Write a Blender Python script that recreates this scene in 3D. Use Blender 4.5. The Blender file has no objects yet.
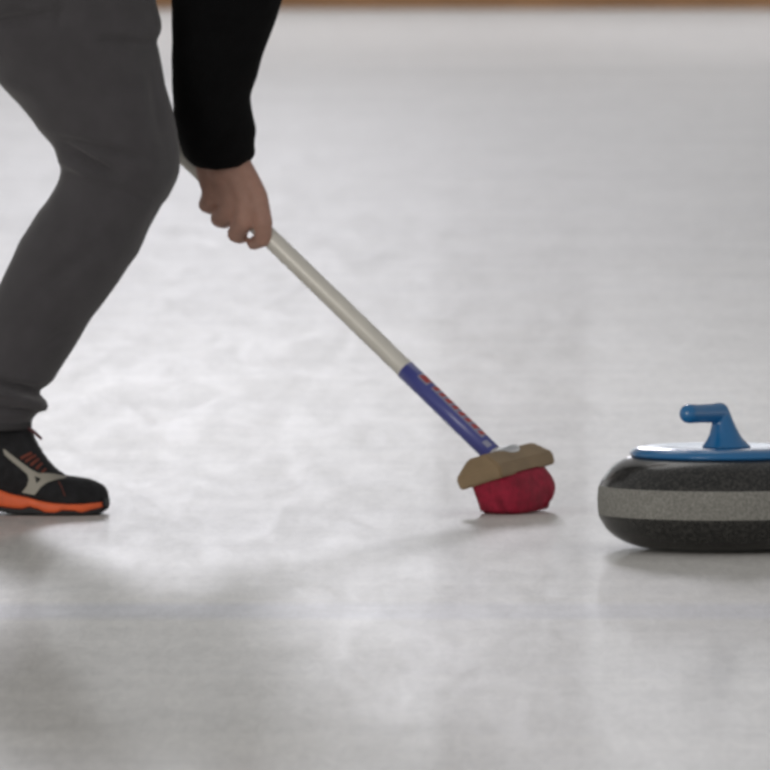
import bpy, bmesh, math, random
import numpy as np
from mathutils import Vector, Matrix, noise
from mathutils.bvhtree import BVHTree
random.seed(4)
PI = math.pi
C = bpy.context.scene.collection
sc = bpy.context.scene

# ------------------------------------------------------------------ camera
CAM_H = 0.90           # camera height over the ice
FPX = 12510.0          # focal length in pixels of a 770 px frame
PITCH = math.atan((385 + 200.6) / FPX)
CP, SP = math.cos(PITCH), math.sin(PITCH)

def W(px, py, D):
    """the point of the picture (px, py) that stands D metres down the hall"""
    u, v = (px - 385) / FPX, (385 - py) / FPX
    d = Vector((u, CP + v * SP, v * CP - SP))
    return Vector((0, 0, CAM_H)) + d * (D / d.y)

def ray(px, py):
    u, v = (px - 385) / FPX, (385 - py) / FPX
    return Vector((u, CP + v * SP, v * CP - SP)).normalized()

cam_d = bpy.data.cameras.new('camera'); cam = bpy.data.objects.new('camera', cam_d); C.objects.link(cam)
cam.location = (0, 0, CAM_H); cam.rotation_euler = (PI / 2 - PITCH, 0, 0)
cam_d.sensor_width = 36; cam_d.lens = FPX / 770 * 36; cam_d.clip_end = 300
cam_d.dof.use_dof = True; cam_d.dof.focus_distance = 14.4
cam_d.dof.aperture_fstop = (cam_d.lens / 1000) / 0.024
sc.camera = cam
sc.view_settings.view_transform = 'Standard'; sc.view_settings.look = 'None'
sc.cycles.pixel_filter_type = 'BLACKMAN_HARRIS'; sc.cycles.filter_width = 3.0
sc.view_settings.exposure = 0.0; sc.view_settings.gamma = 1.0

# ------------------------------------------------------------------ materials
def mat(name, col, rough=0.6, metal=0.0, spec=0.5, var=0.0, vscale=60.0, col2=None, bump=0.0, bscale=200.0,
        sheen=0.0, coat=0.0, sss=0.0, bstretch=(1, 1, 1), bdist=0.002):
    m = bpy.data.materials.new(name); m.use_nodes = True
    nt = m.node_tree; N = nt.nodes; L = nt.links
    b = N['Principled BSDF']
    b.inputs['Base Color'].default_value = (*col, 1); b.inputs['Roughness'].default_value = rough
    b.inputs['Metallic'].default_value = metal; b.inputs['Specular IOR Level'].default_value = spec
    b.inputs['Sheen Weight'].default_value = sheen; b.inputs['Coat Weight'].default_value = coat
    if sss:
        b.inputs['Subsurface Weight'].default_value = sss; b.inputs['Subsurface Scale'].default_value = 0.01
        b.inputs['Subsurface Radius'].default_value = (1, .35, .2)
    tc = N.new('ShaderNodeTexCoord')
    if var or col2:
        n = N.new('ShaderNodeTexNoise'); n.inputs['Scale'].default_value = vscale; n.inputs['Detail'].default_value = 5
        L.new(tc.outputs['Object'], n.inputs['Vector'])
        r = N.new('ShaderNodeValToRGB'); r.color_ramp.elements[0].position = .32; r.color_ramp.elements[1].position = .68
        c2 = col2 or tuple(min(1, c * (1 + var)) for c in col)
        c1 = col if col2 else tuple(c * (1 - var) for c in col)
        r.color_ramp.elements[0].color = (*c1, 1); r.color_ramp.elements[1].color = (*c2, 1)
        L.new(n.outputs['Fac'], r.inputs['Fac']); L.new(r.outputs['Color'], b.inputs['Base Color'])
    if bump:
        mp = N.new('ShaderNodeMapping'); mp.inputs['Scale'].default_value = bstretch
        L.new(tc.outputs['Object'], mp.inputs['Vector'])
        n = N.new('ShaderNodeTexNoise'); n.inputs['Scale'].default_value = bscale; n.inputs['Detail'].default_value = 4
        L.new(mp.outputs['Vector'], n.inputs['Vector'])
        bp = N.new('ShaderNodeBump'); bp.inputs['Strength'].default_value = bump; bp.inputs['Distance'].default_value = bdist
        L.new(n.outputs['Fac'], bp.inputs['Height']); L.new(bp.outputs['Normal'], b.inputs['Normal'])
    return m

def emis(name, col, s):
    m = bpy.data.materials.new(name); m.use_nodes = True
    b = m.node_tree.nodes['Principled BSDF']
    b.inputs['Base Color'].default_value = (*col, 1)
    b.inputs['Emission Color'].default_value = (*col, 1); b.inputs['Emission Strength'].default_value = s
    return m

M = {}
M['trouser'] = mat('trouser_cloth', (.058, .054, .059), .9, var=.10, vscale=30, bump=.25, bscale=500, sheen=.25)
M['seam'] = mat('trouser_seam', (.045, .043, .046), .9)
M['sleeve'] = mat('black_fleece', (.0035, .0035, .004), .95, spec=.15, var=.2, vscale=50, bump=.4, bscale=180)
M['skin'] = mat('skin', (.43, .25, .195), .55, var=.10, vscale=45, sss=.12, spec=.35, bump=.15, bscale=220)
M['hair'] = mat('brown_hair', (.05, .03, .018), .6, bump=.6, bscale=90, bstretch=(1, 1, .15))
M['eye'] = mat('eye_white', (.8, .78, .75), .2)
M['iris'] = mat('iris', (.08, .05, .03), .2)
M['lip'] = mat('lip', (.36, .13, .11), .5)
M['shoe'] = mat('black_mesh', (.016, .016, .018), .8, spec=.3, var=.3, vscale=90, bump=.5, bscale=420)
M['toe'] = mat('black_overlay', (.02, .02, .022), .6, spec=.3)
M['orange'] = mat('orange_foam', (.80, .135, .040), .55, var=.08, vscale=60)
M['rubber'] = mat('black_rubber', (.018, .018, .02), .7)
M['mark'] = mat('grey_mark', (.33, .31, .26), .5)
M['redstripe'] = mat('dark_red_mesh', (.17, .040, .024), .7)
M['lace'] = mat('dark_red_lace', (.10, .03, .035), .8)
M['alu'] = mat('pale_painted_tube', (.70, .68, .62), .38, metal=.1, var=.04, vscale=20)
M['blue_tube'] = mat('blue_sleeve', (.07, .08, .30), .32, coat=.2)
M['print_red'] = mat('red_print', (.42, .06, .06), .5)
M['print_pale'] = mat('pale_print', (.30, .31, .42), .5)
M['cap_grey'] = mat('grey_ferrule', (.45, .44, .42), .5)
M['steel'] = mat('socket_metal', (.62, .63, .65), .3, metal=.7)
M['wood'] = mat('tan_wood', (.27, .19, .105), .6, var=.14, vscale=26, bump=.2, bscale=60, bstretch=(1, 12, 12))
M['bristle'] = mat('crimson_bristle', (.31, .007, .033), .75, var=.25, vscale=90, bump=.7, bscale=260, bstretch=(1, 1, .06), bdist=.004)
M['cap_blue'] = mat('blue_plastic', (.014, .155, .38), .27, spec=.5, coat=.5)
M['board'] = mat('brown_board', (.46, .25, .12), .55, var=.15, vscale=3, bstretch=(.2, 1, 4), bump=.1, bscale=12)
M['wall'] = mat('grey_wall', (.34, .35, .37), .8, var=.06, vscale=2)
M['frame'] = mat('window_frame', (.2, .2, .21), .5)

def granite():
    m = bpy.data.materials.new('granite'); m.use_nodes = True
    nt = m.node_tree; N = nt.nodes; L = nt.links; b = N['Principled BSDF']
    tc = N.new('ShaderNodeTexCoord')
    n1 = N.new('ShaderNodeTexNoise'); n1.inputs['Scale'].default_value = 230; n1.inputs['Detail'].default_value = 3
    n2 = N.new('ShaderNodeTexVoronoi'); n2.inputs['Scale'].default_value = 260
    L.new(tc.outputs['Object'], n1.inputs['Vector']); L.new(tc.outputs['Object'], n2.inputs['Vector'])
    r1 = N.new('ShaderNodeValToRGB'); r1.color_ramp.elements[0].position = .42; r1.color_ramp.elements[1].position = .72
    r1.color_ramp.elements[0].color = (.013, .013, .012, 1); r1.color_ramp.elements[1].color = (.055, .053, .049, 1)
    L.new(n1.outputs['Fac'], r1.inputs['Fac'])
    r2 = N.new('ShaderNodeValToRGB'); r2.color_ramp.elements[0].position = 0; r2.color_ramp.elements[1].position = .16
    r2.color_ramp.elements[0].color = (1, 1, 1, 1); r2.color_ramp.elements[1].color = (0, 0, 0, 1)
    L.new(n2.outputs['Distance'], r2.inputs['Fac'])
    mx = N.new('ShaderNodeMixRGB'); mx.inputs[2].default_value = (.19, .18, .165, 1)
    L.new(r2.outputs['Color'], mx.inputs['Fac']); L.new(r1.outputs['Color'], mx.inputs[1])
    L.new(mx.outputs['Color'], b.inputs['Base Color'])
    b.inputs['Roughness'].default_value = .24; b.inputs['Coat Weight'].default_value = .2; b.inputs['Coat Roughness'].default_value = .06
    return m
M['granite'] = granite()
M['band'] = mat('bush_hammered_granite', (.25, .246, .225), .85, var=.28, vscale=320, bump=.5, bscale=420, spec=.3)

def ice():
    m = bpy.data.materials.new('pebbled_ice'); m.use_nodes = True
    nt = m.node_tree; N = nt.nodes; L = nt.links; b = N['Principled BSDF']
    tc = N.new('ShaderNodeTexCoord')
    def nz(scale, det, st=(1, 1, 1), rough=.55, dist=0.0):
        mp = N.new('ShaderNodeMapping'); mp.inputs['Scale'].default_value = st
        L.new(tc.outputs['Object'], mp.inputs['Vector'])
        n = N.new('ShaderNodeTexNoise'); n.inputs['Scale'].default_value = scale; n.inputs['Detail'].default_value = det
        n.inputs['Roughness'].default_value = rough; n.inputs['Distortion'].default_value = dist
        L.new(mp.outputs['Vector'], n.inputs['Vector']); return n
    def ramp(src, p0, p1, v0, v1):
        r = N.new('ShaderNodeMapRange'); r.inputs['From Min'].default_value = p0; r.inputs['From Max'].default_value = p1
        r.inputs['To Min'].default_value = v0; r.inputs['To Max'].default_value = v1
        L.new(src, r.inputs['Value']); return r
    big = ramp(nz(.9, 3).outputs['Fac'], .3, .7, .955, 1.03)            # broad cloudy wear
    med = ramp(nz(9, 6, (1, .35, 1), .66, 1.6).outputs['Fac'], .3, .7, .92, 1.06)   # sweeping marks
    fin = ramp(nz(75, 4, (1, .10, 1), .75, .8).outputs['Fac'], .3, .7, .885, 1.09)         # pebble
    scr = ramp(nz(2.2, 8, (.35, 2.4, 1), .7, 1.4).outputs['Fac'], .56, .72, 1.0, .93) # scratches
    stk = ramp(nz(2.6, 5, (.22, 1.6, 1), .6, .4).outputs['Fac'], .35, .65, .93, 1.03) # long faint marks across
    def mul(a, c):
        k = N.new('ShaderNodeMath'); k.operation = 'MULTIPLY'; L.new(a, k.inputs[0]); L.new(c, k.inputs[1]); return k.outputs[0]
    v = mul(mul(mul(big.outputs[0], stk.outputs[0]), med.outputs[0]), mul(fin.outputs[0], scr.outputs[0]))
    # painted lines under the ice, running across the sheet
    sx = N.new('ShaderNodeSeparateXYZ'); L.new(tc.outputs['Object'], sx.inputs[0])
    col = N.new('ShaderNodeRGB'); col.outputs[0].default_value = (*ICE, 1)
    cur = col.outputs[0]
    wob = nz(1.5, 2)
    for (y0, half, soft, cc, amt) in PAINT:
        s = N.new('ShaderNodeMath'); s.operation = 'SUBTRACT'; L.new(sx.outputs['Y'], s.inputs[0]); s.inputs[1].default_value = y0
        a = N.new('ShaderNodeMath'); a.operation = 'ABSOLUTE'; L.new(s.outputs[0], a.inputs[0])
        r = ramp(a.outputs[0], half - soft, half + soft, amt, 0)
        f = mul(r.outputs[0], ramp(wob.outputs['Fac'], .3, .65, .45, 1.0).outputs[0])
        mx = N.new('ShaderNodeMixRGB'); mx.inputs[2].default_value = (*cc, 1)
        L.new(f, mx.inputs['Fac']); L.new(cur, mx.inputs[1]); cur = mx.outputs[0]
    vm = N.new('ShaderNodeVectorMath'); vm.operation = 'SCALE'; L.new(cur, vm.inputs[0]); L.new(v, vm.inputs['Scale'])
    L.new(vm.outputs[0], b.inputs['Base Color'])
    b.inputs['IOR'].default_value = 1.31
    rr = ramp(nz(13, 7, (1, .10, 1), .74, 1.1).outputs['Fac'], .3, .7, .445, .525); b.inputs['Specular IOR Level'].default_value = .2; b.inputs['Coat Weight'].default_value = .13; b.inputs['Coat Roughness'].default_value = .085; b.inputs['Coat IOR'].default_value = 1.31; L.new(rr.outputs[0], b.inputs['Roughness'])
    bp = N.new('ShaderNodeBump'); bp.inputs['Strength'].default_value = .22; bp.inputs['Distance'].default_value = .0012
    L.new(nz(110, 3, (1, .6, 1)).outputs['Fac'], bp.inputs['Height']); L.new(bp.outputs['Normal'], b.inputs['Normal'])
    return m
ICE = (.70, .684, .655)
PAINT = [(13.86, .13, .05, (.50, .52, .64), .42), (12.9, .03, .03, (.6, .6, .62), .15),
         (41.5, .5, .3, (.42, .42, .40), .25), (23.0, .05, .04, (.55, .55, .6), .12), (27.5, .07, .04, (.55, .55, .6), .15)]
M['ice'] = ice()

# ------------------------------------------------------------------ object helpers
def link(name, me, m=None, parent=None, smooth=True):
    o = bpy.data.objects.new(name, me); C.objects.link(o)
    if m:
        me.materials.clear(); me.materials.append(m)
    if smooth:
        me.polygons.foreach_set('use_smooth', [True] * len(me.polygons))
    if parent:
        o.parent = parent; o.matrix_parent_inverse = Matrix.Translation(-parent.location)
    me.update(); return o

def mesh(verts, faces, name='m'):
    me = bpy.data.meshes.new(name); me.from_pydata([tuple(v) for v in verts], [], faces); me.update(); return me

def from_bm(bm, name='m'):
    me = bpy.data.meshes.new(name); bmesh.ops.recalc_face_normals(bm, faces=bm.faces[:]); bm.to_mesh(me); bm.free(); return me

def empty(name, loc, label, cat):
    o = bpy.data.objects.new(name, None); C.objects.link(o); o.location = loc; o.empty_display_size = .1
    o['label'] = label; o['category'] = cat; return o

def loft(rings, cap=True):
    """closed rings of equal length -> verts, faces"""
    V = [v for r in rings for v in r]; n = len(rings[0]); F = []
    for i in range(len(rings) - 1):
        for j in range(n):
            k = (j + 1) % n
            F.append((i * n + j, i * n + k, (i + 1) * n + k, (i + 1) * n + j))
    if cap:
        F.append(tuple(range(n))[::-1]); F.append(tuple((len(rings) - 1) * n + j for j in range(n)))
    return V, F

def merge(parts):
    V, F = [], []
    for v, f in parts:
        o = len(V); V += list(v); F += [tuple(i + o for i in q) for q in f]
    return V, F

def capsule(a, b, ra, rb, n=20, squash=None):
    """tapered limb section with round ends"""
    a, b = Vector(a), Vector(b); d = (b - a); L = d.length; d = d.normalized() if L > 1e-6 else Vector((0, 0, 1))
    s = d.orthogonal().normalized(); t = d.cross(s)
    R = []
    for k in range(1, 7):
        th = PI / 2 * k / 6; R.append((-ra * math.cos(th), ra * math.sin(th)))
    for k in range(0, 6):
        th = PI / 2 * k / 6; R.append((L + rb * math.sin(th), rb * math.cos(th)))
    rings = [[a + d * h + (s * math.cos(2 * PI * j / n) + t * math.sin(2 * PI * j / n)) * r for j in range(n)] for h, r in R]
    return loft(rings)

def ellipsoid(c, rx, ry, rz, rot=None, n=24, m=14):
    rings = []
    for k in range(1, m):
        th = PI * k / m
        ring = []
        for j in range(n):
            v = Vector((rx * math.sin(th) * math.cos(2 * PI * j / n), ry * math.sin(th) * math.sin(2 * PI * j / n), rz * math.cos(th)))
            if rot: v = rot @ v
            ring.append(Vector(c) + v)
        rings.append(ring)
    return loft(rings)

def chain(pts):
    """[(point, radius), ...] -> capsules"""
    return [capsule(pts[i][0], pts[i + 1][0], pts[i][1], pts[i + 1][1]) for i in range(len(pts) - 1)]

def remesh(parts, voxel, smooth=4, fac=.5):
    V, F = merge(parts); me = mesh(V, F, 'tmp')
    bm = bmesh.new(); bm.from_mesh(me); bmesh.ops.recalc_face_normals(bm, faces=bm.faces[:]); bm.to_mesh(me); bm.free()
    o = bpy.data.objects.new('tmp', me); C.objects.link(o)
    r = o.modifiers.new('r', 'REMESH'); r.mode = 'VOXEL'; r.voxel_size = voxel; r.adaptivity = 0
    if smooth:
        s = o.modifiers.new('s', 'SMOOTH'); s.factor = fac; s.iterations = smooth
    dg = bpy.context.evaluated_depsgraph_get(); dg.update()
    out = bpy.data.meshes.new_from_object(o.evaluated_get(dg))
    bpy.data.objects.remove(o); return out

def coords(me):
    a = np.empty(len(me.vertices) * 3); me.vertices.foreach_get('co', a); return a.reshape(-1, 3)
def normals(me):
    a = np.empty(len(me.vertices) * 3); me.vertices.foreach_get('normal', a); return a.reshape(-1, 3)
def displace(me, fn):
    """fn(x, y, z arrays) -> offset along the normal"""
    a = coords(me); n = normals(me); d = fn(a[:, 0], a[:, 1], a[:, 2]); a = a + n * d[:, None]
    me.vertices.foreach_set('co', a.ravel()); me.update()
def wobble(a, scale, seed):
    """cheap smooth noise from summed sines"""
    rs = np.random.RandomState(seed); out = np.zeros(len(a[0]))
    for k in range(7):
        v = rs.normal(size=3); v /= np.linalg.norm(v); f = scale * rs.uniform(.6, 1.6)
        out += np.sin((a[0] * v[0] + a[1] * v[1] + a[2] * v[2]) * f + rs.uniform(0, 6.28))
    return out / 7

def crease(a, p0, p1, width, depth, D):
    depth = depth * 1.9
    """a fold line from picture point p0 to p1 on the side that faces the lens at depth D"""
    A, B = W(p0[0], p0[1], D), W(p1[0], p1[1], D)
    ax, az, bx, bz = A.x, A.z, B.x, B.z
    dx, dz = bx - ax, bz - az; L2 = dx * dx + dz * dz
    t = np.clip(((a[0] - ax) * dx + (a[2] - az) * dz) / L2, 0, 1)
    d = np.hypot(a[0] - ax - t * dx, a[2] - az - t * dz)
    fall = np.sin(np.clip(t, .02, .98) * PI) ** .6
    return depth * np.exp(-(d / width) ** 2) * fall

def interp(sections, step):
    """picture rows (y, left, right, depth centre, half depth) -> dense smooth rows"""
    s = sorted(sections); ys = [q[0] for q in s]; out = []
    n = int((ys[-1] - ys[0]) / step) + 1
    for i in range(n + 1):
        y = ys[0] + (ys[-1] - ys[0]) * i / n
        out.append([y] + [float(np.interp(y, ys, [q[k] for q in s])) for k in range(1, 5)])
    return out

def rows_to_rings(rows, n=44, power=2.2):
    rings = []
    for (y, l, r, D, h) in rows:
        c = W((l + r) / 2, y, D); e = W(r, y, D); a = (e - c).x; ring = []
        for j in range(n):
            t = 2 * PI * j / n; ct, st = math.cos(t), math.sin(t)
            ring.append(Vector((c.x + a * math.copysign(abs(ct) ** (2 / power), ct), c.y + h * math.copysign(abs(st) ** (2 / power), st), c.z)))
        rings.append(ring)
    return rings

# ------------------------------------------------------------------ the hall
def box(x0, x1, y0, y1, z0, z1):
    bm = bmesh.new(); bmesh.ops.create_cube(bm, size=1)
    for v in bm.verts:
        v.co = Vector((x0 + (v.co.x + .5) * (x1 - x0), y0 + (v.co.y + .5) * (y1 - y0), z0 + (v.co.z + .5) * (z1 - z0)))
    return bm

def struct(name, bm, m):
    o = link(name, from_bm(bm), m, smooth=False); o['kind'] = 'structure'; return o

FAR = 11259.0 / (8.5 + 200.6)
struct('floor', box(-14, 14, -4, FAR + 3, -.2, 0), M['ice'])
struct('trim_1', box(-14, 14, FAR, FAR + .08, 0, .32), M['board'])
wl = box(-14, 14, FAR + 3, FAR + 3.3, -.2, 9); struct('wall_far', wl, M['wall'])
GLASS = emis('daylight_glass', (.93, .96, 1.0), .92)
for i, (xc, wd) in enumerate([(-9.3, 4.0), (-4.6, 4.2), (-.86, 2.4), (2.3, 2.96), (6.3, 3.8), (10.7, 3.8)]):
    z0, z1 = 1.5, 6.6
    bm = bmesh.new()
    for (a, b_, c, d) in ((xc - wd / 2, xc + wd / 2, z0, z0 + .1), (xc - wd / 2, xc + wd / 2, z1 - .1, z1),
                          (xc - wd / 2, xc - wd / 2 + .1, z0, z1), (xc + wd / 2 - .1, xc + wd / 2, z0, z1),
                          (xc - wd / 2, xc + wd / 2, 3.9, 3.98)):
        t = box(a, b_, FAR + 2.9, FAR + 3.0, c, d); me_ = bpy.data.meshes.new('t'); t.to_mesh(me_); t.free(); bm.from_mesh(me_)
    w = struct('window_%d' % (i + 1), bm, M['frame'])
    g = link('pane', from_bm(box(xc - wd / 2 + .1, xc + wd / 2 - .1, FAR + 2.95, FAR + 2.99, z0 + .1, z1 - .1)), GLASS, w, smooth=False)

# ------------------------------------------------------------------ light
wd = bpy.data.worlds.new('world'); sc.world = wd; wd.use_nodes = True
nt = wd.node_tree; bg = nt.nodes['Background']
tc = nt.nodes.new('ShaderNodeTexCoord'); sp = nt.nodes.new('ShaderNodeSeparateXYZ'); rp = nt.nodes.new('ShaderNodeValToRGB')
nt.links.new(tc.outputs['Generated'], sp.inputs[0]); nt.links.new(sp.outputs['Z'], rp.inputs['Fac'])
rp.color_ramp.elements[0].position = 0; rp.color_ramp.elements[0].color = (1.5, 1.46, 1.42, 1)
e_ = rp.color_ramp.elements.new(.3); e_.color = (.62, .61, .60, 1)
rp.color_ramp.elements[-1].position = 1; rp.color_ramp.elements[-1].color = (.5, .5, .5, 1) #.color_ramp.elements[1].color = (.52, .51, .50, 1)
nt.links.new(rp.outputs['Color'], bg.inputs['Color']); bg.inputs['Strength'].default_value = .55

def area(name, loc, target, sx, sy, power, col=(1, 1, 1)):
    l = bpy.data.lights.new(name, 'AREA'); l.shape = 'RECTANGLE'; l.size = sx; l.size_y = sy; l.energy = power; l.color = col
    o = bpy.data.objects.new(name, l); C.objects.link(o); o.location = loc
    o.rotation_euler = (Vector(target) - Vector(loc)).to_track_quat('-Z', 'Y').to_euler(); return o
EL = math.radians(14.3)
dist = 38.0
area('far_floodlight', (-1.1, 15.8 + dist * math.cos(EL), .1 + dist * math.sin(EL)), (-.1, 15.6, .1), 2.3, 4.6, 985, (.99, .98, 1.05))
area('hall_lamp', (-1.2, 19.5, 5.5), (-.1, 16.5, .2), 3.5, 2.5, 40, (1, .98, .95))

area('near_end_fill', (-9.5, -4, 3.0), (0, 15.5, .5), 9, 3.6, 860, (1.0, .98, .95))  # added fill from behind and left of the camera, brightens lens-facing sides
for i, (lx, ly, lz) in enumerate([(-7.5, 1.0, 6.0), (-4.2, -4.0, 6.0)]):
    l = bpy.data.lights.new('lamp', 'POINT'); l.energy = 260; l.shadow_soft_size = .22; l.color = (1, .82, .6)
    o = bpy.data.objects.new('lamp', l); C.objects.link(o); o.location = (lx, ly, lz)

# ------------------------------------------------------------------ curling stone
SY = 15.015; ic = W(719.8, 547, SY)
stone = empty('curling_stone', (ic.x, SY, 0), 'dark granite curling stone with pale rough band and blue handle, at right edge', 'curling stone')
def lathe(prof, n=96):
    rings = [[Vector((ic.x + r * math.cos(2 * PI * j / n), SY + r * math.sin(2 * PI * j / n), z)) for j in range(n)] for r, z in prof]
    return mesh(*loft(rings))
def smoothprof(p, per=6):
    out = []
    P = [p[0]] + p + [p[-1]]
    for i in range(1, len(P) - 2):
        for k in range(per):
            t = k / per; q = []
            for c in (0, 1):
                a, b, c2, d = P[i - 1][c], P[i][c], P[i + 1][c], P[i + 2][c]
                q.append(.5 * (2 * b + (c2 - a) * t + (2 * a - 5 * b + 4 * c2 - d) * t * t + (3 * b - a - 3 * c2 + d) * t ** 3))
            out.append(tuple(q))
    out.append(p[-1]); return out
link('body', lathe(smoothprof([(.02, .006), (.055, .005), (.066, .0003), (.078, .0002), (.094, .003), (.1147, .0085), (.134, .0215), (.1438, .036),
    (.1460, .0405)]) + [(.1460, .072)] + smoothprof([(.1460, .072), (.1436, .0795), (.1395, .087), (.129, .0995), (.118, .1070), (.106, .1118), (.09, .1135), (.05, .1138), (.01, .1138)])), M['granite'], stone)
link('striking_band', lathe(smoothprof([(.142, .0400), (.1452, .0412), (.1464, .0445), (.1472, .056), (.1466, .0715), (.1450, .0765), (.141, .0775)])), M['band'], stone)['label'] = 'pale rough grey band'
link('cap', lathe(smoothprof([(.03, .1105), (.100, .1120), (.1065, .1126), (.1085, .1150), (.1065, .1185), (.101, .1218), (.092, .1236), (.078, .1240), (.05, .1228), (.03, .1222), (.006, .1220)])), M['cap_blue'], stone)
# gooseneck: flared base, neck and grip
hx = (W(726, 440, SY) - W(721, 440, SY)).x
def tube(path, n=28):
    """[(x, y, z, rx, ry)] rings perpendicular to the path"""
    P = [Vector(p[:3]) for p in path]; rings = []
    up = Vector((.55, -.83, 0)).normalized()
    for i, p in enumerate(P):
        d = (P[min(i + 1, len(P) - 1)] - P[max(i - 1, 0)]).normalized()
        s = Vector((0.83, .55, 0)); s = (s - d * s.dot(d)).normalized(); t = d.cross(s)
        rings.append([p + s * math.cos(2 * PI * j / n) * path[i][3] + t * math.sin(2 * PI * j / n) * path[i][4] for j in range(n)])
    return loft(rings)
zz = lambda y: .9 + ((385 - y) / FPX * CP - SP) * SY / (CP)      # picture row -> height over the stone's centre
gdir = Vector((-.62, -.78, 0))
bx, by = ic.x + hx, SY
flare = [(700.0, 753, 447.5), (702.5, 750, 445.5), (705.0, 746.5, 442), (707.5, 742.5, 438), (709.5, 739.5, 433), (711.0, 736.5, 427), (712.0, 733.8, 421.5), (713.0, 732.0, 417)]
rg = []
nn = 32
for l, r, y in flare:
    c = W((l + r) / 2, y, SY); a = (W(r, y, SY) - c).x
    rg.append([Vector((c.x + a * math.cos(2 * PI * j / nn), SY + a * .95 * math.sin(2 * PI * j / nn), zz(y))) for j in range(nn)])
neckpart = loft(rg)
top = W(719.0, 414, SY)
g0 = Vector((top.x, SY, zz(413)))
gl = []
pts = [(g0 + Vector((.003, .003, -.006)), .0125), (g0 + Vector((.0005, .001, .0005)), .0122), (g0 + gdir * .016 + Vector((0, 0, .0004)), .0116), (g0 + gdir * .04 + Vector((0, 0, .0008)), .0113), (g0 + gdir * .060 + Vector((0, 0, .0014)), .0118)]
hm = remesh([neckpart] + chain(pts), .0014, 7)
link('handle', hm, M['cap_blue'], stone)

# ------------------------------------------------------------------ broom
def shaft_pt(px):
    """centre line of the shaft: picture column -> point in the hall"""
    py = 165 + (px - 195) * (369 - 165) / (405 - 195)
    D = 15.79 + (480 - px) * .00066
    return W(px, py, D)
lo, hi_ = shaft_pt(496), shaft_pt(232)
sd = (hi_ - lo).normalized()                      # straight shaft direction
SHL = 1.13
broom = empty('curling_broom', (lo.x, lo.y + .0, 0), 'push broom with pale shaft, blue lower sleeve, tan wooden head and crimson bristles', 'broom')
def cyl(a, b, r, n=32, r2=None):
    a, b = Vector(a), Vector(b); d = (b - a).normalized(); s = d.orthogonal().normalized(); t = d.cross(s); r2 = r2 or r
    R = [(0, .9 * r), (.001, r), ((b - a).length - .001, r2), ((b - a).length, .9 * r2)]
    return loft([[a + d * h + (s * math.cos(2 * PI * j / n) + t * math.sin(2 * PI * j / n)) * q for j in range(n)] for h, q in R])
PXM = (shaft_pt(300) - shaft_pt(301)).length       # metres of shaft per picture column
def at(px): return lo + sd * ((496 - px) * PXM)
SR = .0121
link('shaft', mesh(*cyl(at(500), lo + sd * SHL, SR)), M['alu'], broom)
link('shaft_sleeve', mesh(*cyl(at(493), at(406), SR + .0005)), M['blue_tube'], broom)['label'] = 'glossy blue sleeve with red print'
link('ferrule', mesh(*cyl(at(505), at(492.5), SR * .95, r2=SR * .93)), M['cap_grey'], broom)
link('end_cap', mesh(*cyl(lo + sd * (SHL - .01), lo + sd * (SHL + .03), SR + .002)), M['rubber'], broom)
# print along the sleeve: small red bars on a pale strip, bent round the tube
view = Vector((0, 1, -.05)).normalized()
upn = (view.cross(sd)).normalized()
if upn.z < 0: upn = -upn
nrm = -(view - sd * view.dot(sd)).normalized()     # towards the lens
def patch(px0, px1, a0, a1, lift, skew=0.0, nu=4, nv=4):
    V, F = [], []
    for i in range(nu + 1):
        for j in range(nv + 1):
            a = a0 + (a1 - a0) * j / nv; p = at(px0 + (px1 - px0) * i / nu + skew * (j / nv - .5))
            V.append(p + (nrm * math.cos(a) + upn * math.sin(a)) * (SR + .0005 + lift))
    for i in range(nu):
        for j in range(nv):
            q = i * (nv + 1) + j; F.append((q, q + 1, q + nv + 2, q + nv + 1))
    return V, F
R = math.radians
pale, red = [], []
pale.append(patch(418, 427.5, R(18), R(75), .0002)); red.append(patch(419.5, 427, R(28), R(72), .0005, 2))
x = 431.5; widths = [4.6, 4.2, 5.2, 4.4, 4.8, 4.6, 5.0, 4.3]
for i, wv in enumerate(widths):
    pale.append(patch(x - .8, x + wv + .7, R(24), R(76), .0002))
    red.append(patch(x, x + wv - .6, R(34), R(72), .0005, 1.8))
    x += wv + 1.7
pale.append(patch(484, 489.5, R(5), R(38), .0004, 1))
link('print_backing', mesh(*merge(pale)), M['print_pale'], broom)
link('print', mesh(*merge(red)), M['print_red'], broom)['label'] = 'row of small red printed marks'

# head: chamfered wooden block, metal socket and a pressed tuft of crimson bristles
YAW = R(60); ROLL = R(-4.5); TIP = R(-17)
hc = W(508, 477, 15.785)
RH = Matrix.Rotation(YAW, 3, 'Z') @ Matrix.Rotation(ROLL, 3, 'Y') @ Matrix.Rotation(TIP, 3, 'X')
def H(x, y, z): return hc + RH @ Vector((x, y, z))
def hexa(levels, bevel=.002):
    """stack of rectangles (x0, x1, y0, y1, z)"""
    V = []
    for (x0, x1, y0, y1, z) in levels:
        V += [H(x0, y0, z), H(x1, y0, z), H(x1, y1, z), H(x0, y1, z)]
    bm = bmesh.new(); bv = [bm.verts.new(v) for v in V]
    bm.faces.new(bv[:4][::-1]); bm.faces.new(bv[-4:])
    for i in range(len(levels) - 1):
        for j in range(4):
            k = (j + 1) % 4; bm.faces.new((bv[i * 4 + j], bv[i * 4 + k], bv[i * 4 + 4 + k], bv[i * 4 + 4 + j]))
    bmesh.ops.recalc_face_normals(bm, faces=bm.faces[:])
    bmesh.ops.bevel(bm, geom=bm.edges[:], offset=bevel, segments=2, affect='EDGES', clamp_overlap=True)
    return from_bm(bm)
blk = link('head_block', hexa([(-.069, .069, -.0325, .0325, .000), (-.070, .070, -.0335, .0335, .0155), (-.061, .061, -.014, .014, .0345)], .0022), M['wood'], broom, smooth=False)
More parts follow.
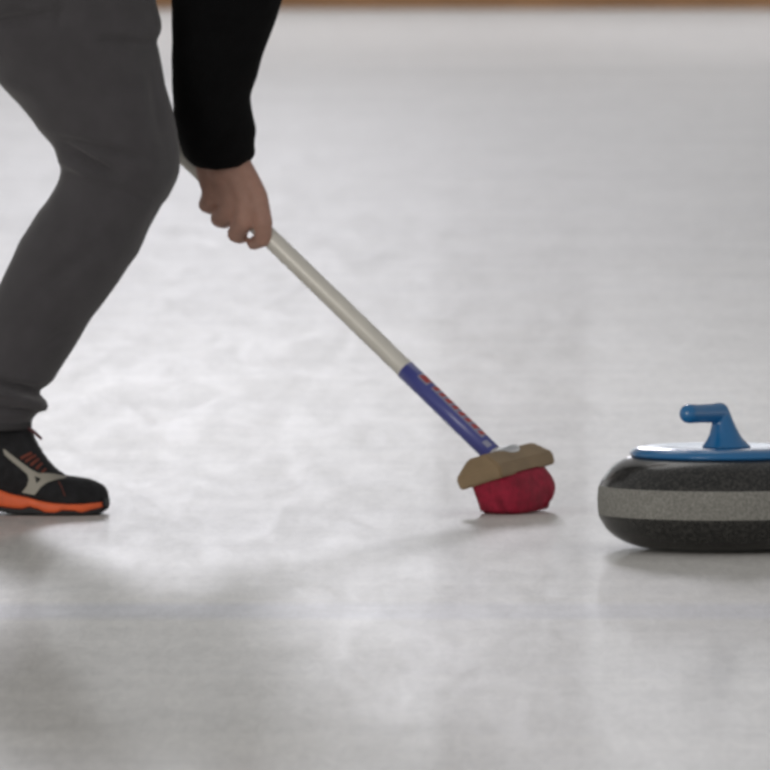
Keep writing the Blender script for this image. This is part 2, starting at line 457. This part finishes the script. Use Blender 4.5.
# oval metal socket on the block's top
rings = []
for (rx, ry, z) in ((.028, .018, .024), (.027, .0175, .034), (.017, .011, .0385), (.004, .003, .0390)):
    rings.append([H(.002 + rx * math.cos(2 * PI * j / 28), -.004 + ry * math.sin(2 * PI * j / 28), z) for j in range(28)])
link('socket', mesh(*loft(rings)), M['steel'], broom)
# bristles: rings follow the block underside and meet the ice
rings = []; nb = 160
bot = {}
for k in range(15):
    t = k / 14.0; ring = []
    for j in range(nb):
        a = 2 * PI * j / nb; ct, st = math.cos(a), math.sin(a)
        ex = math.copysign(abs(ct) ** .62, ct); ey = math.copysign(abs(st) ** .62, st)
        topp = H(ex * .062, ey * .031, .002)
        c = Vector((hc.x + .0100, hc.y - .002, 0))
        out = Matrix.Rotation(YAW, 3, 'Z') @ Vector((ex * .056, ey * .0300, 0))
        lowz = .0008 + .005 * max(0, ct - st) ** 2
        b_ = c + out; b_.z = lowz
        bulge = math.sin(t * PI) * (.0045 + .0035 * (ct - st))
        p = topp.lerp(b_, t) + Matrix.Rotation(YAW, 3, 'Z') @ Vector((ex, ey, 0)) * bulge
        p += Vector((ct, st, 0)) * .0009 * math.sin(j * 2.9 + t * 1.3) * t
        ring.append(p)
    rings.append(ring)
# round the lower rim
last = rings[-1]; cc = sum(last, Vector()) / nb
rings.append([cc + (p - cc) * .93 - Vector((0, 0, max(0, p.z - .0006) * .6)) for p in last])
rings[-2] = [Vector((p.x, p.y, p.z + .003)) for p in last]
link('bristles', mesh(*loft(rings)), M['bristle'], broom)

# ------------------------------------------------------------------ the person
LD = 15.78                                           # depth of the near (right) leg
person = empty('person', (W(30, 515, LD).x, LD, 0), 'person bent over in dark grey trousers, black sweater and black orange-soled shoe, gripping the broom', 'person')

HD = 15.875                                          # depth of the shaft at the gripping hand
grip = lambda px: at(px)
def sh(px): return at(px)
# picture directions at the hand
def near(px, py, off): return W(px, py, shd(px) + off)
def shd(px): return at(px).y

hip_r, knee_r, ank_r = W(-40, -110, 15.78), W(118, 183, 15.78), W(-12, 440, 15.752)
hip_l, knee_l, ank_l = W(-70, -115, 15.95), W(-165, 150, 16.00), W(-436, 422, 16.05)
pel, waist, chest, neck = W(-58, -125, 15.88), W(40, -215, 15.88), W(165, -285, 15.88), W(262, -335, 15.88)
head = W(335, -365, 15.87)
sho_r, elb_r, wri_r = W(215, -285, 15.74), W(236, -45, 15.83), W(222, 158, 15.97)
sho_l, elb_l, wri_l = W(205, -290, 16.04), W(140, -120, 16.24), None

def hand_right():
    s = lambda px, py, o: W(px + 1.5, py + 2.5, shd(px) + o)
    P = []
    # forearm end and palm: a fan of four metacarpals
    wr = s(221, 150, -.026)
    mc = {'index': s(256, 195, -.027), 'middle': s(243, 197, -.031), 'ring': s(229, 195, -.031), 'little': s(210, 187, -.028)}
    wrs = {'index': s(237, 162, -.022), 'middle': s(229, 162, -.026), 'ring': s(217, 162, -.026), 'little': s(206.5, 162, -.023)}
    rad = {'index': .0140, 'middle': .0140, 'ring': .0138, 'little': .0132}
    for k in mc: P += chain([(wrs[k], .0165), (wrs[k].lerp(mc[k], .6), .0155), (mc[k], rad[k])])
    P += chain([(wr, .026), (s(224, 166, -.026), .0250)])
    P += chain([(s(226, 165, -.024), .017), (s(236, 184, -.026), .015), (s(247, 190, -.024), .011)])
    P += chain([(s(217, 192, -.029), .0125), (s(250, 203, -.030), .0125)])
    # fingers
    P += chain([(mc['index'], .0138), (s(262, 220, -.025), .0118), (s(261.5, 236, -.016), .0110), (s(252, 241, .002), .0086)])
    P += chain([(mc['middle'], .0138), (s(243, 218, -.031), .0130), (s(235, 231, -.016), .0122), (s(239, 234, .010), .0098)])
    P += chain([(mc['ring'], .0134), (s(227, 208, -.029), .0128), (s(218, 216, -.014), .0118), (s(223, 219, .012), .0094)])
    P += chain([(mc['little'], .0128), (s(209, 195, -.027), .0122), (s(205, 202, -.013), .0108), (s(211, 206, .010), .0086)])
    # thumb on the far side of the shaft
    P += chain([(s(238, 168, -.012), .0145), (s(252, 188, .010), .0125), (s(259, 207, .024), .0105), (s(264, 223, .024), .0092)])
    return P, wr
HR, wr = hand_right()

def hand_left():
    """fist on the upper shaft"""
    c = at(30); P = []; up = upn; far = -nrm
    wrist = c + up * .055 + far * .035 - sd * .0
    for i, f in enumerate((-.033, -.011, .011, .032)):
        o = c + sd * f; r = (.0112, .0115, .011, .0098)[i]
        P += chain([(wrist + sd * f * .5, .013), (o + up * .030 + far * .014, r + .001), (o + up * .026 - far * .018, r), (o - up * .006 - far * .027, r * .93), (o - up * .026 - far * .008, r * .85), (o - up * .022 + far * .012, r * .8)])
    P += chain([(wrist - sd * .02, .015), (c - sd * .045 + up * .012 + far * .026, .0125), (c - sd * .052 - up * .012 + far * .02, .0105), (c - sd * .045 - up * .024 - far * .0, .009)])
    return P, wrist
HL, wri_l = hand_left()

B = []
B += HR + HL
B += chain([(sho_r, .050), (elb_r, .040), (elb_r.lerp(wr, .3), .034), (elb_r.lerp(wr, .85), .0255), (wr, .0235)])
B += chain([(sho_l, .050), (elb_l, .040), (elb_l.lerp(wri_l, .3), .038), (wri_l, .024)])
B += chain([(pel, .125), (waist, .115), (chest, .125)]) + chain([(sho_r + Vector((-.01, .06, 0)), .06), (sho_l + Vector((-.01, -.06, 0)), .06)])
B += chain([(chest, .10), (neck, .056), (head, .052)])
B += chain([(hip_r, .080), (W(62, 30, 15.78), .072), (W(102, 120, 15.78), .058), (W(115, 180, 15.78), .052), (W(88, 235, 15.78), .052), (W(52, 300, 15.78), .046), (W(6, 390, 15.78), .034), (ank_r, .026)])
B += chain([(hip_l, .080), (hip_l.lerp(knee_l, .5), .072), (knee_l, .054), (knee_l.lerp(ank_l, .3), .052), (ank_l, .034)])
heel_l, toe_l = W(-405, 470, 16.05), W(-330, 492, 16.05)
B += chain([(ank_r, .026), (W(20, 487, 15.752), .030), (W(84, 497, 15.752), .022)])
B += chain([(ank_l, .028), (W(-410, 474, 16.05), .028), (W(-352, 485, 16.05), .020)])
# head: skull, jaw, face looking ahead and down the sheet
fd = Vector((.80, -.05, -.60)).normalized(); fs = Vector((0, 1, 0)); fs = (fs - fd * fs.dot(fd)).normalized(); fu = fs.cross(fd)
if fu.z < 0: fu = -fu
def F(a, b, c): return head + fd * a + fs * b + fu * c           # forward, side, up
rotm = Matrix((fd, fs, fu)).transposed()
B.append(ellipsoid(F(-.008, 0, .030), .100, .078, .098, rotm)); B.append(ellipsoid(F(.030, 0, -.035), .062, .058, .078, rotm))
B += chain([(F(.093, 0, .022), .008), (F(.106, 0, -.010), .0120)]); B += chain([(F(.096, .011, -.013), .007), (F(.096, -.011, -.013), .007)])
B += chain([(F(.088, .028, .040), .010), (F(.092, .008, .038), .009)]); B += chain([(F(.088, -.028, .040), .010), (F(.092, -.008, .038), .009)])
B += chain([(F(.082, .014, -.046), .009), (F(.082, -.014, -.046), .009)]); B.append(ellipsoid(F(.078, 0, -.088), .022, .024, .02, rotm))
for s_ in (-1, 1):
    B.append(ellipsoid(F(-.005, s_ * .080, .000), .018, .008, .031, rotm))
bodym = remesh(B, .0026, 5, .5)
body = link('body', bodym, M['skin'], person)
for s_ in (-1, 1):
    link('eye', mesh(*ellipsoid(F(.0690, s_ * .030, .017), .0125, .0125, .0085, rotm)), M['eye'], person)
link('lips', mesh(*ellipsoid(F(.0895, 0, -.046), .0045, .022, .007, rotm)), M['lip'], person)
hairp = [ellipsoid(F(-.026, 0, .046), .101, .085, .096, rotm), ellipsoid(F(-.052, 0, -.002), .062, .078, .080, rotm)]
hmesh = remesh(hairp, .004, 3)
displace(hmesh, lambda x, y, z: .003 * wobble((x, y, z), 160, 5))
link('hair', hmesh, M['hair'], person)

# trousers ----------------------------------------------------------
rowsR = [(-150, -150, 70, 15.80, .125), (-100, -135, 115, 15.79, .115), (-50, -90, 142, 15.785, .105), (-10, -62, 155, 15.78, .10),
    (0, -55, 156, 15.78, .10), (8, -50, 158, 15.78, .098), (19, -44, 161.5, 15.78, .097), (27, -40, 162.5, 15.78, .096), (35, -34, 160.5, 15.78, .096), (43, -28, 158.5, 15.78, .095),
    (66, -10, 162, 15.78, .092), (84, 0, 165, 15.78, .09), (105, 19.5, 171, 15.78, .087), (132, 39, 177, 15.78, .083), (144, 50.5, 179, 15.78, .081),
    (153, 56, 180, 15.78, .079), (162, 58.5, 180, 15.78, .078), (170, 59.5, 180, 15.78, .076), (179, 58.5, 177.5, 15.78, .076), (187, 55, 173.5, 15.78, .076), (200, 47, 166, 15.78, .076),
    (210, 39, 158.5, 15.78, .076), (227, 28, 149, 15.78, .076), (241, 19, 144.5, 15.78, .076), (255, 13, 138, 15.78, .075), (269, 7, 128, 15.78, .074), (288, -1, 114.5, 15.78, .072),
    (319, -14, 90.5, 15.78, .068), (346, -26, 75, 15.78, .064), (358, -30, 67, 15.78, .062), (370, -36, 59.5, 15.78, .06), (380, -41, 53.5, 15.78, .06), (388, -45, 44, 15.78, .059), (393, -47, 40.5, 15.78, .058),
    (398, -49, 43, 15.78, .059), (403, -51, 46.5, 15.78, .060), (408, -53, 47, 15.78, .060), (412, -54, 44, 15.78, .059), (416, -54, 33, 15.78, .056), (422, -54, 30.5, 15.78, .056), (428, -54, 30.5, 15.78, .056)]
rowsR = [(y, l, r, D - .028 * min(1, max(0, (y - 200) / 190)), h) for y, l, r, D, h in rowsR]
RT = loft(rows_to_rings(interp(rowsR, 3.0)))
tr = [RT]
tr += chain([(hip_r, .122), (W(20, -30, 15.78), .108)])
tr += chain([(hip_l, .118), (hip_l.lerp(knee_l, .5), .098), (knee_l, .074), (knee_l.lerp(ank_l, .35), .073), (ank_l, .055)])
tr += chain([(pel + Vector((0, -.03, 0)), .145), (pel.lerp(waist, .55), .145)]) + chain([(pel + Vector((0, .03, 0)), .138), (pel.lerp(waist, .5), .138)])
tm = remesh(tr, .0042, 3, .5)
def tfold(x, y, z):
    a = (x, y, z); d = .0022 * wobble(a, 38, 3) + .0011 * wobble(a, 100, 9)
    D = 15.70
    d -= crease(a, (58, 146), (118, 176), .0055, .0065, D); d += crease(a, (56, 158), (112, 186), .008, .004, D)
    d -= crease(a, (52, 138), (150, 160), .006, .0035, D); d -= crease(a, (60, 170), (160, 205), .007, .003, D)
    d -= crease(a, (-20, 26), (60, 12), .007, .005, D); d -= crease(a, (95, 40), (160, 42), .006, .004, D)
    d -= crease(a, (150, 60), (165, 150), .009, .003, D); d -= crease(a, (60, 5), (58, 30), .005, .002, D)
    d -= crease(a, (-10, 380), (42, 394), .0055, .008, D); d += crease(a, (-10, 392), (44, 408), .006, .005, D)
    d -= crease(a, (-20, 405), (40, 414), .004, .007, D); d -= crease(a, (-20, 396), (20, 402), .0045, .004, D)
    d -= crease(a, (20, 300), (95, 250), .010, .0025, D); d -= crease(a, (40, 350), (70, 330), .007, .002, D)
    return d
displace(tm, tfold)
tro = link('trousers', tm, M['trouser'], person)
# hem band at the ankle
hb = [r for r in rows_to_rings([(y, -55.5, 31.8, 15.752, .058) for y in (419.5, 421, 424, 427.5, 429)])]
for i in (0, 4): hb[i] = [sum(hb[i], Vector()) / len(hb[i]) + (p - sum(hb[i], Vector()) / len(hb[i])) * .965 for p in hb[i]]
link('hem', mesh(*loft(hb)), M['seam'], tro)
# outseam: a fine raised line down the side of the near leg
bv = BVHTree.FromPolygons([v.co for v in tm.vertices], [tuple(p.vertices) for p in tm.polygons])
def on(bvh, px, py, lift=.0008):
    o = Vector((0, 0, CAM_H)); d = ray(px, py); h = bvh.ray_cast(o + d * 14, d)
    return None if h[0] is None else h[0] - d * lift
def ribbon(bvh, pts, wpx, lift=.0008, thick=.0008, step=2.0):
    """a raised strip lying on a surface along picture points"""
    P = []
    for i in range(len(pts) - 1):
        a, b = Vector(pts[i]), Vector(pts[i + 1]); n = max(1, int((b - a).length / step))
        P += [(a.lerp(b, k / n)) for k in range(n)]
    P.append(Vector(pts[-1])); rows = []
    for i, p in enumerate(P):
        d = (P[min(i + 1, len(P) - 1)] - P[max(i - 1, 0)]).normalized(); n = Vector((-d.y, d.x))
        r = [on(bvh, *(p + n * wpx * s), lift) for s in (-.5, .5)]
        if None in r: continue
        rows.append([r[0], r[1], r[1] + Vector((0, thick + lift, 0)), r[0] + Vector((0, thick + lift, 0))])
    return loft(rows)

# black sweater -------------------------------------------------------
SD = 15.775
rowsS = [(-60, 166, 302, 15.82, .066), (-30, 169, 292, 15.835, .064), (0, 171, 283, 15.85, .061), (10, 171.5, 280, 15.855, .060), (30, 172, 272.5, 15.87, .058), (50, 172, 265.5, 15.88, .056), (75, 172, 257.5, 15.90, .054),
    (88, 172, 252.5, 15.91, .053), (97, 172, 250.5, 15.918, .052), (110, 172.5, 252.5, 15.927, .051), (130, 176, 256, 15.94, .050), (145, 179.5, 253.5, 15.95, .049), (152, 181.5, 255.5, 15.955, .049), (157, 183, 254.5, 15.96, .048), (163, 188, 251, 15.964, .047), (167, 196, 246, 15.967, .043)]
rowsS = [(y, l, r, D - .024 * min(1, max(0, (y + 40) / 150)), h + .005 * min(1, max(0, (y + 40) / 150))) for y, l, r, D, h in rowsS]
RS = rows_to_rings(interp(rowsS, 3.0), power=2.1)
# the cuff hem sags to the middle
for i in range(len(RS) - 6, len(RS)):
    k = (i - (len(RS) - 6)) / 5
    cx = sum(RS[i], Vector()) / len(RS[i])
    RS[i] = [Vector((p.x, p.y, p.z - .004 * k * (1 - abs(p.x - cx.x) / .045) + .004 * k * max(0, (p.x - cx.x) / .04))) for p in RS[i]]
sw = [loft(RS)]
sw += chain([(sho_r, .086), (sho_r.lerp(elb_r, .5), .084), (W(235, -55, 15.825), .080), (W(231, -20, 15.84), .070)])
sw += chain([(sho_l, .085), (elb_l, .066), (elb_l.lerp(wri_l, .75), .045)])
sw += chain([(pel.lerp(waist, .45), .148), (waist, .142), (chest, .152)]) + chain([(waist + Vector((0, .05, 0)), .135), (chest + Vector((0, .06, 0)), .13), ]) + chain([(waist + Vector((0, -.05, 0)), .135), (chest + Vector((0, -.06, 0)), .13)])
sw += chain([(chest, .12), (chest.lerp(neck, .8), .072)])
sm = remesh(sw, .0042, 3, .5)
displace(sm, lambda x, y, z: .0016 * wobble((x, y, z), 70, 12) + .0010 * wobble((x, y, z), 160, 21))
swo = link('sweater', sm, M['sleeve'], person)

# shoe ------------------------------------------------------------
NZ = lambda y: (515 - y) / 795.0                     # height of things seen on the near side of the shoe
CZ = lambda y: (512.9 - y) / 793.0                   # height of the outline
SX = lambda px: W(px, 500, 15.78).x
SHX = [0]
def station(px, zb, zt, hw, n=40, pw=2.0, yc=15.78, flat=.35):
    """a shoe cross-section across the hall: flat below, domed above"""
    r = []
    for j in range(n):
        t = 2 * PI * j / n; ct, st = math.cos(t), math.sin(t)
        k = min(1, max(0, (45 - px + SHX[0]) / 20)); yy = math.copysign(abs(ct) ** ((.75 - .3 * k) if st > 0 else .35), ct) * hw
        if st >= 0: z = zb + (zt - zb) * abs(st) ** (.8 - .3 * k)
        else: z = zb + 0 * st - .0005 * abs(st)
        r.append(Vector((SX(px), yc + yy, z)))
    return r
def shoe(dx, yc, parent, name, detail):
    root = bpy.data.objects.new(name, None); C.objects.link(root); root.empty_display_size = .05
    root.parent = parent; root.location = Vector((SX(20 + dx), yc, 0)) - parent.location
    base = Vector((SX(20 + dx), yc, 0))
    def lk(nm, me, m, par=None, smooth=True):
        o = link(nm, me, m, smooth=smooth); o.parent = root if par is None else par
        o.matrix_parent_inverse = Matrix.Translation(-base) if par is None else Matrix(); return o
    U = [(109.3, .0195, .0215, .004), (108.5, .016, .028, .016), (106, .014, .034, .024), (103, .0135, .0375, .030), (97, .013, CZ(480.5), .037), (90, .013, CZ(477.7), .041), (84, .013, CZ(476.6), .044), (76, .0135, CZ(475.4), .0465),
        (67, .014, CZ(474.2), .048), (62, .0145, CZ(471), .048), (56, .015, CZ(466.5), .047), (50, .016, CZ(460), .046), (45, .017, CZ(453.5), .045), (40.5, .0175, CZ(446), .044), (36.5, .018, CZ(438.5), .043), (33, .019, CZ(431), .042), (30, .0195, CZ(426), .041),
        (20, .022, CZ(421), .040), (0, .026, CZ(419), .039), (-30, .031, CZ(419), .037), (-60, .036, CZ(420), .037), (-80, .040, CZ(424), .036), (-96, .043, CZ(436), .032), (-106, .046, CZ(455), .024), (-110, .05, CZ(470), .012)]
    def dense(T, k=3):
        T = sorted(T); xs = [q[0] for q in T]; out = []
        for i in range(len(T) - 1):
            for s in range(k):
                x = T[i][0] + (T[i + 1][0] - T[i][0]) * s / k
                out.append([x] + [float(np.interp(x, xs, [q[c] for q in T])) for c in range(1, len(T[0]))])
        out.append(list(T[-1])); return out
    up = mesh(*loft([station(x + dx, zb, zt, hw, yc=yc) for x, zb, zt, hw in dense(U)]))
    uo = lk('shoe_upper', up, M['shoe'])
    # midsole: top line and bottom line read on the near side
    def lineband(tops, bots, wd_extra, nm, m, nose):
        xs = sorted(set([q[0] for q in tops] + [q[0] for q in bots] + list(range(-108, 107, 3))))
        rings = []
        for x in xs:
            zt = float(np.interp(x, [q[0] for q in tops], [q[1] for q in tops])); zb = float(np.interp(x, [q[0] for q in bots], [q[1] for q in bots]))
            hw = float(np.interp(x, [q[0] for q in sorted(U)], [q[3] for q in sorted(U)])) + wd_extra
            if x > nose - 4: hw *= max(.15, math.sqrt(max(0, 1 - ((x - nose + 4) / 4.6) ** 2)))
            n = 36; ring = []
            for j in range(n):
                t = 2 * PI * j / n; ct, st = math.cos(t), math.sin(t)
                ring.append(Vector((SX(x + dx), yc + math.copysign(abs(ct) ** .35, ct) * hw, (zt + zb) / 2 + (zt - zb) / 2 * math.copysign(abs(st) ** .45, st))))
            rings.append(ring)
        return lk(nm, mesh(*loft(rings)), m)
    mt = [(-110, .058), (-60, .047), (0, NZ(486.8)), (12, NZ(491.3)), (25, NZ(494.3)), (39, NZ(498.2)), (54, NZ(500.6)), (70, NZ(502.3)), (94, NZ(501.6)), (108, NZ(500.8))]
    mb = [(-110, .033), (-60, .019), (-20, .0115), (0, NZ(507.2)), (17, NZ(509.4)), (24, NZ(509.4)), (31, NZ(507)), (40, NZ(509.6)), (47, NZ(513.0)), (57, NZ(513.2)), (64, NZ(510.2)), (75, NZ(510.6)), (83, NZ(513.0)), (93, NZ(510)), (107, NZ(506.6))]
    lineband(mt, mb, .0035, 'midsole', M['orange'], 107.5)['label'] = 'bright orange foam midsole'
    ob = [(-110, .026), (-60, .014), (-20, .0065), (0, .0045), (17, .001), (24, .0005), (95, .0005), (102, .002), (109, .007)]
    ot = [(x, z + .003) for x, z in mb]
    lineband(ot, ob, .0015, 'outsole', M['rubber'], 108.5)
    # toe bumper in front of the orange foam
    tb = mesh(*loft([station(x + dx, z0, z1, hw, yc=yc) for x, z0, z1, hw in [(110.3, .0125, .0175, .005), (109.3, .009, .022, .019), (106.5, .008, .025, .0285), (103.8, .0135, .0265, .034)]]))
    lk('toe_bumper', tb, M['toe'])
    if not detail: return
    bvh = BVHTree.FromPolygons([v.co for v in up.vertices], [tuple(p.vertices) for p in up.polygons])
    z6 = lambda a, b: (a / 6.417, 420 + b / 6.417)
    # forked side mark with a triangular opening
    outer = [z6(*q) for q in ((18, 188), (32, 190), (70, 220), (130, 268), (200, 318), (250, 342), (300, 340), (350, 345), (425, 360), (425, 370), (350, 384), (300, 402), (262, 430), (222, 482), (140, 466), (172, 425), (184, 385), (176, 350), (120, 300), (60, 252), (28, 222))]
    hole = [z6(*q) for q in ((222, 360), (264, 376), (234, 408))]
    def decal(nm, outline, holes, m, lift=.0012):
        bm = bmesh.new(); edges = []
        for loop in [outline] + holes:
            vs = [bm.verts.new((p[0], p[1], 0)) for p in loop]
            edges += [bm.edges.new((vs[i], vs[(i + 1) % len(vs)])) for i in range(len(vs))]
        bmesh.ops.triangle_fill(bm, use_beauty=True, use_dissolve=False, edges=edges)
        for _ in range(2): bmesh.ops.subdivide_edges(bm, edges=[e for e in bm.edges if e.calc_length() > 2.2], cuts=1)
        bmesh.ops.triangulate(bm, faces=bm.faces[:])
        bad = []
        for v in bm.verts:
            q = on(bvh, v.co.x, v.co.y, lift)
            if q is None: bad.append(v)
            else: v.co = q
        if bad: bmesh.ops.delete(bm, geom=bad, context='VERTS')
        r = bmesh.ops.extrude_face_region(bm, geom=bm.faces[:])
        for g in r['geom']:
            if isinstance(g, bmesh.types.BMVert): g.co.y += lift + .0008
        return lk(nm, from_bm(bm), m, uo, smooth=False)
    decal('side_mark', outer, [hole], M['mark'])['label'] = 'pale grey forked mark'
    for (a, b, c, d) in (((132, 248), (205, 212), 3.2, 0), ((162, 268), (232, 226), 3.0, 0), ((196, 292), (252, 248), 3.0, 0), ((232, 314), (272, 276), 2.8, 0), ((268, 338), (296, 312), 2.4, 0)):
        r = ribbon(bvh, [z6(*a), z6((a[0] + b[0]) / 2, (a[1] + b[1]) / 2 - 2), z6(*b)], c, .0008)
        lk('red_stripe', mesh(*r), M['redstripe'], uo)
    lk('toe_stitching', mesh(*ribbon(bvh, [z6(375, 392), z6(395, 430), z6(418, 490)], .9, .0006)), M['redstripe'], uo)
    # laces: bars over the instep and a loose end standing out at the ankle
    for (p, q, r_) in (((53, 462.5), (47, 464.5), .0018), ((47.5, 455), (41.5, 457.5), .0018), ((43, 447.5), (37, 450.5), .0018), ((38.5, 440), (33, 443.5), .0018)):
        A, Bq = W(p[0] - 2.2, p[1] + 2.2, yc - .004), W(q[0] - 1.5, q[1] + 2, yc - .028)
        lk('lace', mesh(*capsule(A, Bq, r_, r_, 10)), M['rubber'], uo)
    lk('lace', mesh(*merge(chain([(W(28, 428, yc - .02), .0022), (W(34, 432, yc - .022), .0022), (W(41, 438.5, yc - .02), .0018)]))), M['lace'], uo)
    return root
shoe(0, 15.75, person, 'shoe', True)
SHX[0] = -430
shoe(-430, 16.05, person, 'shoe', False)
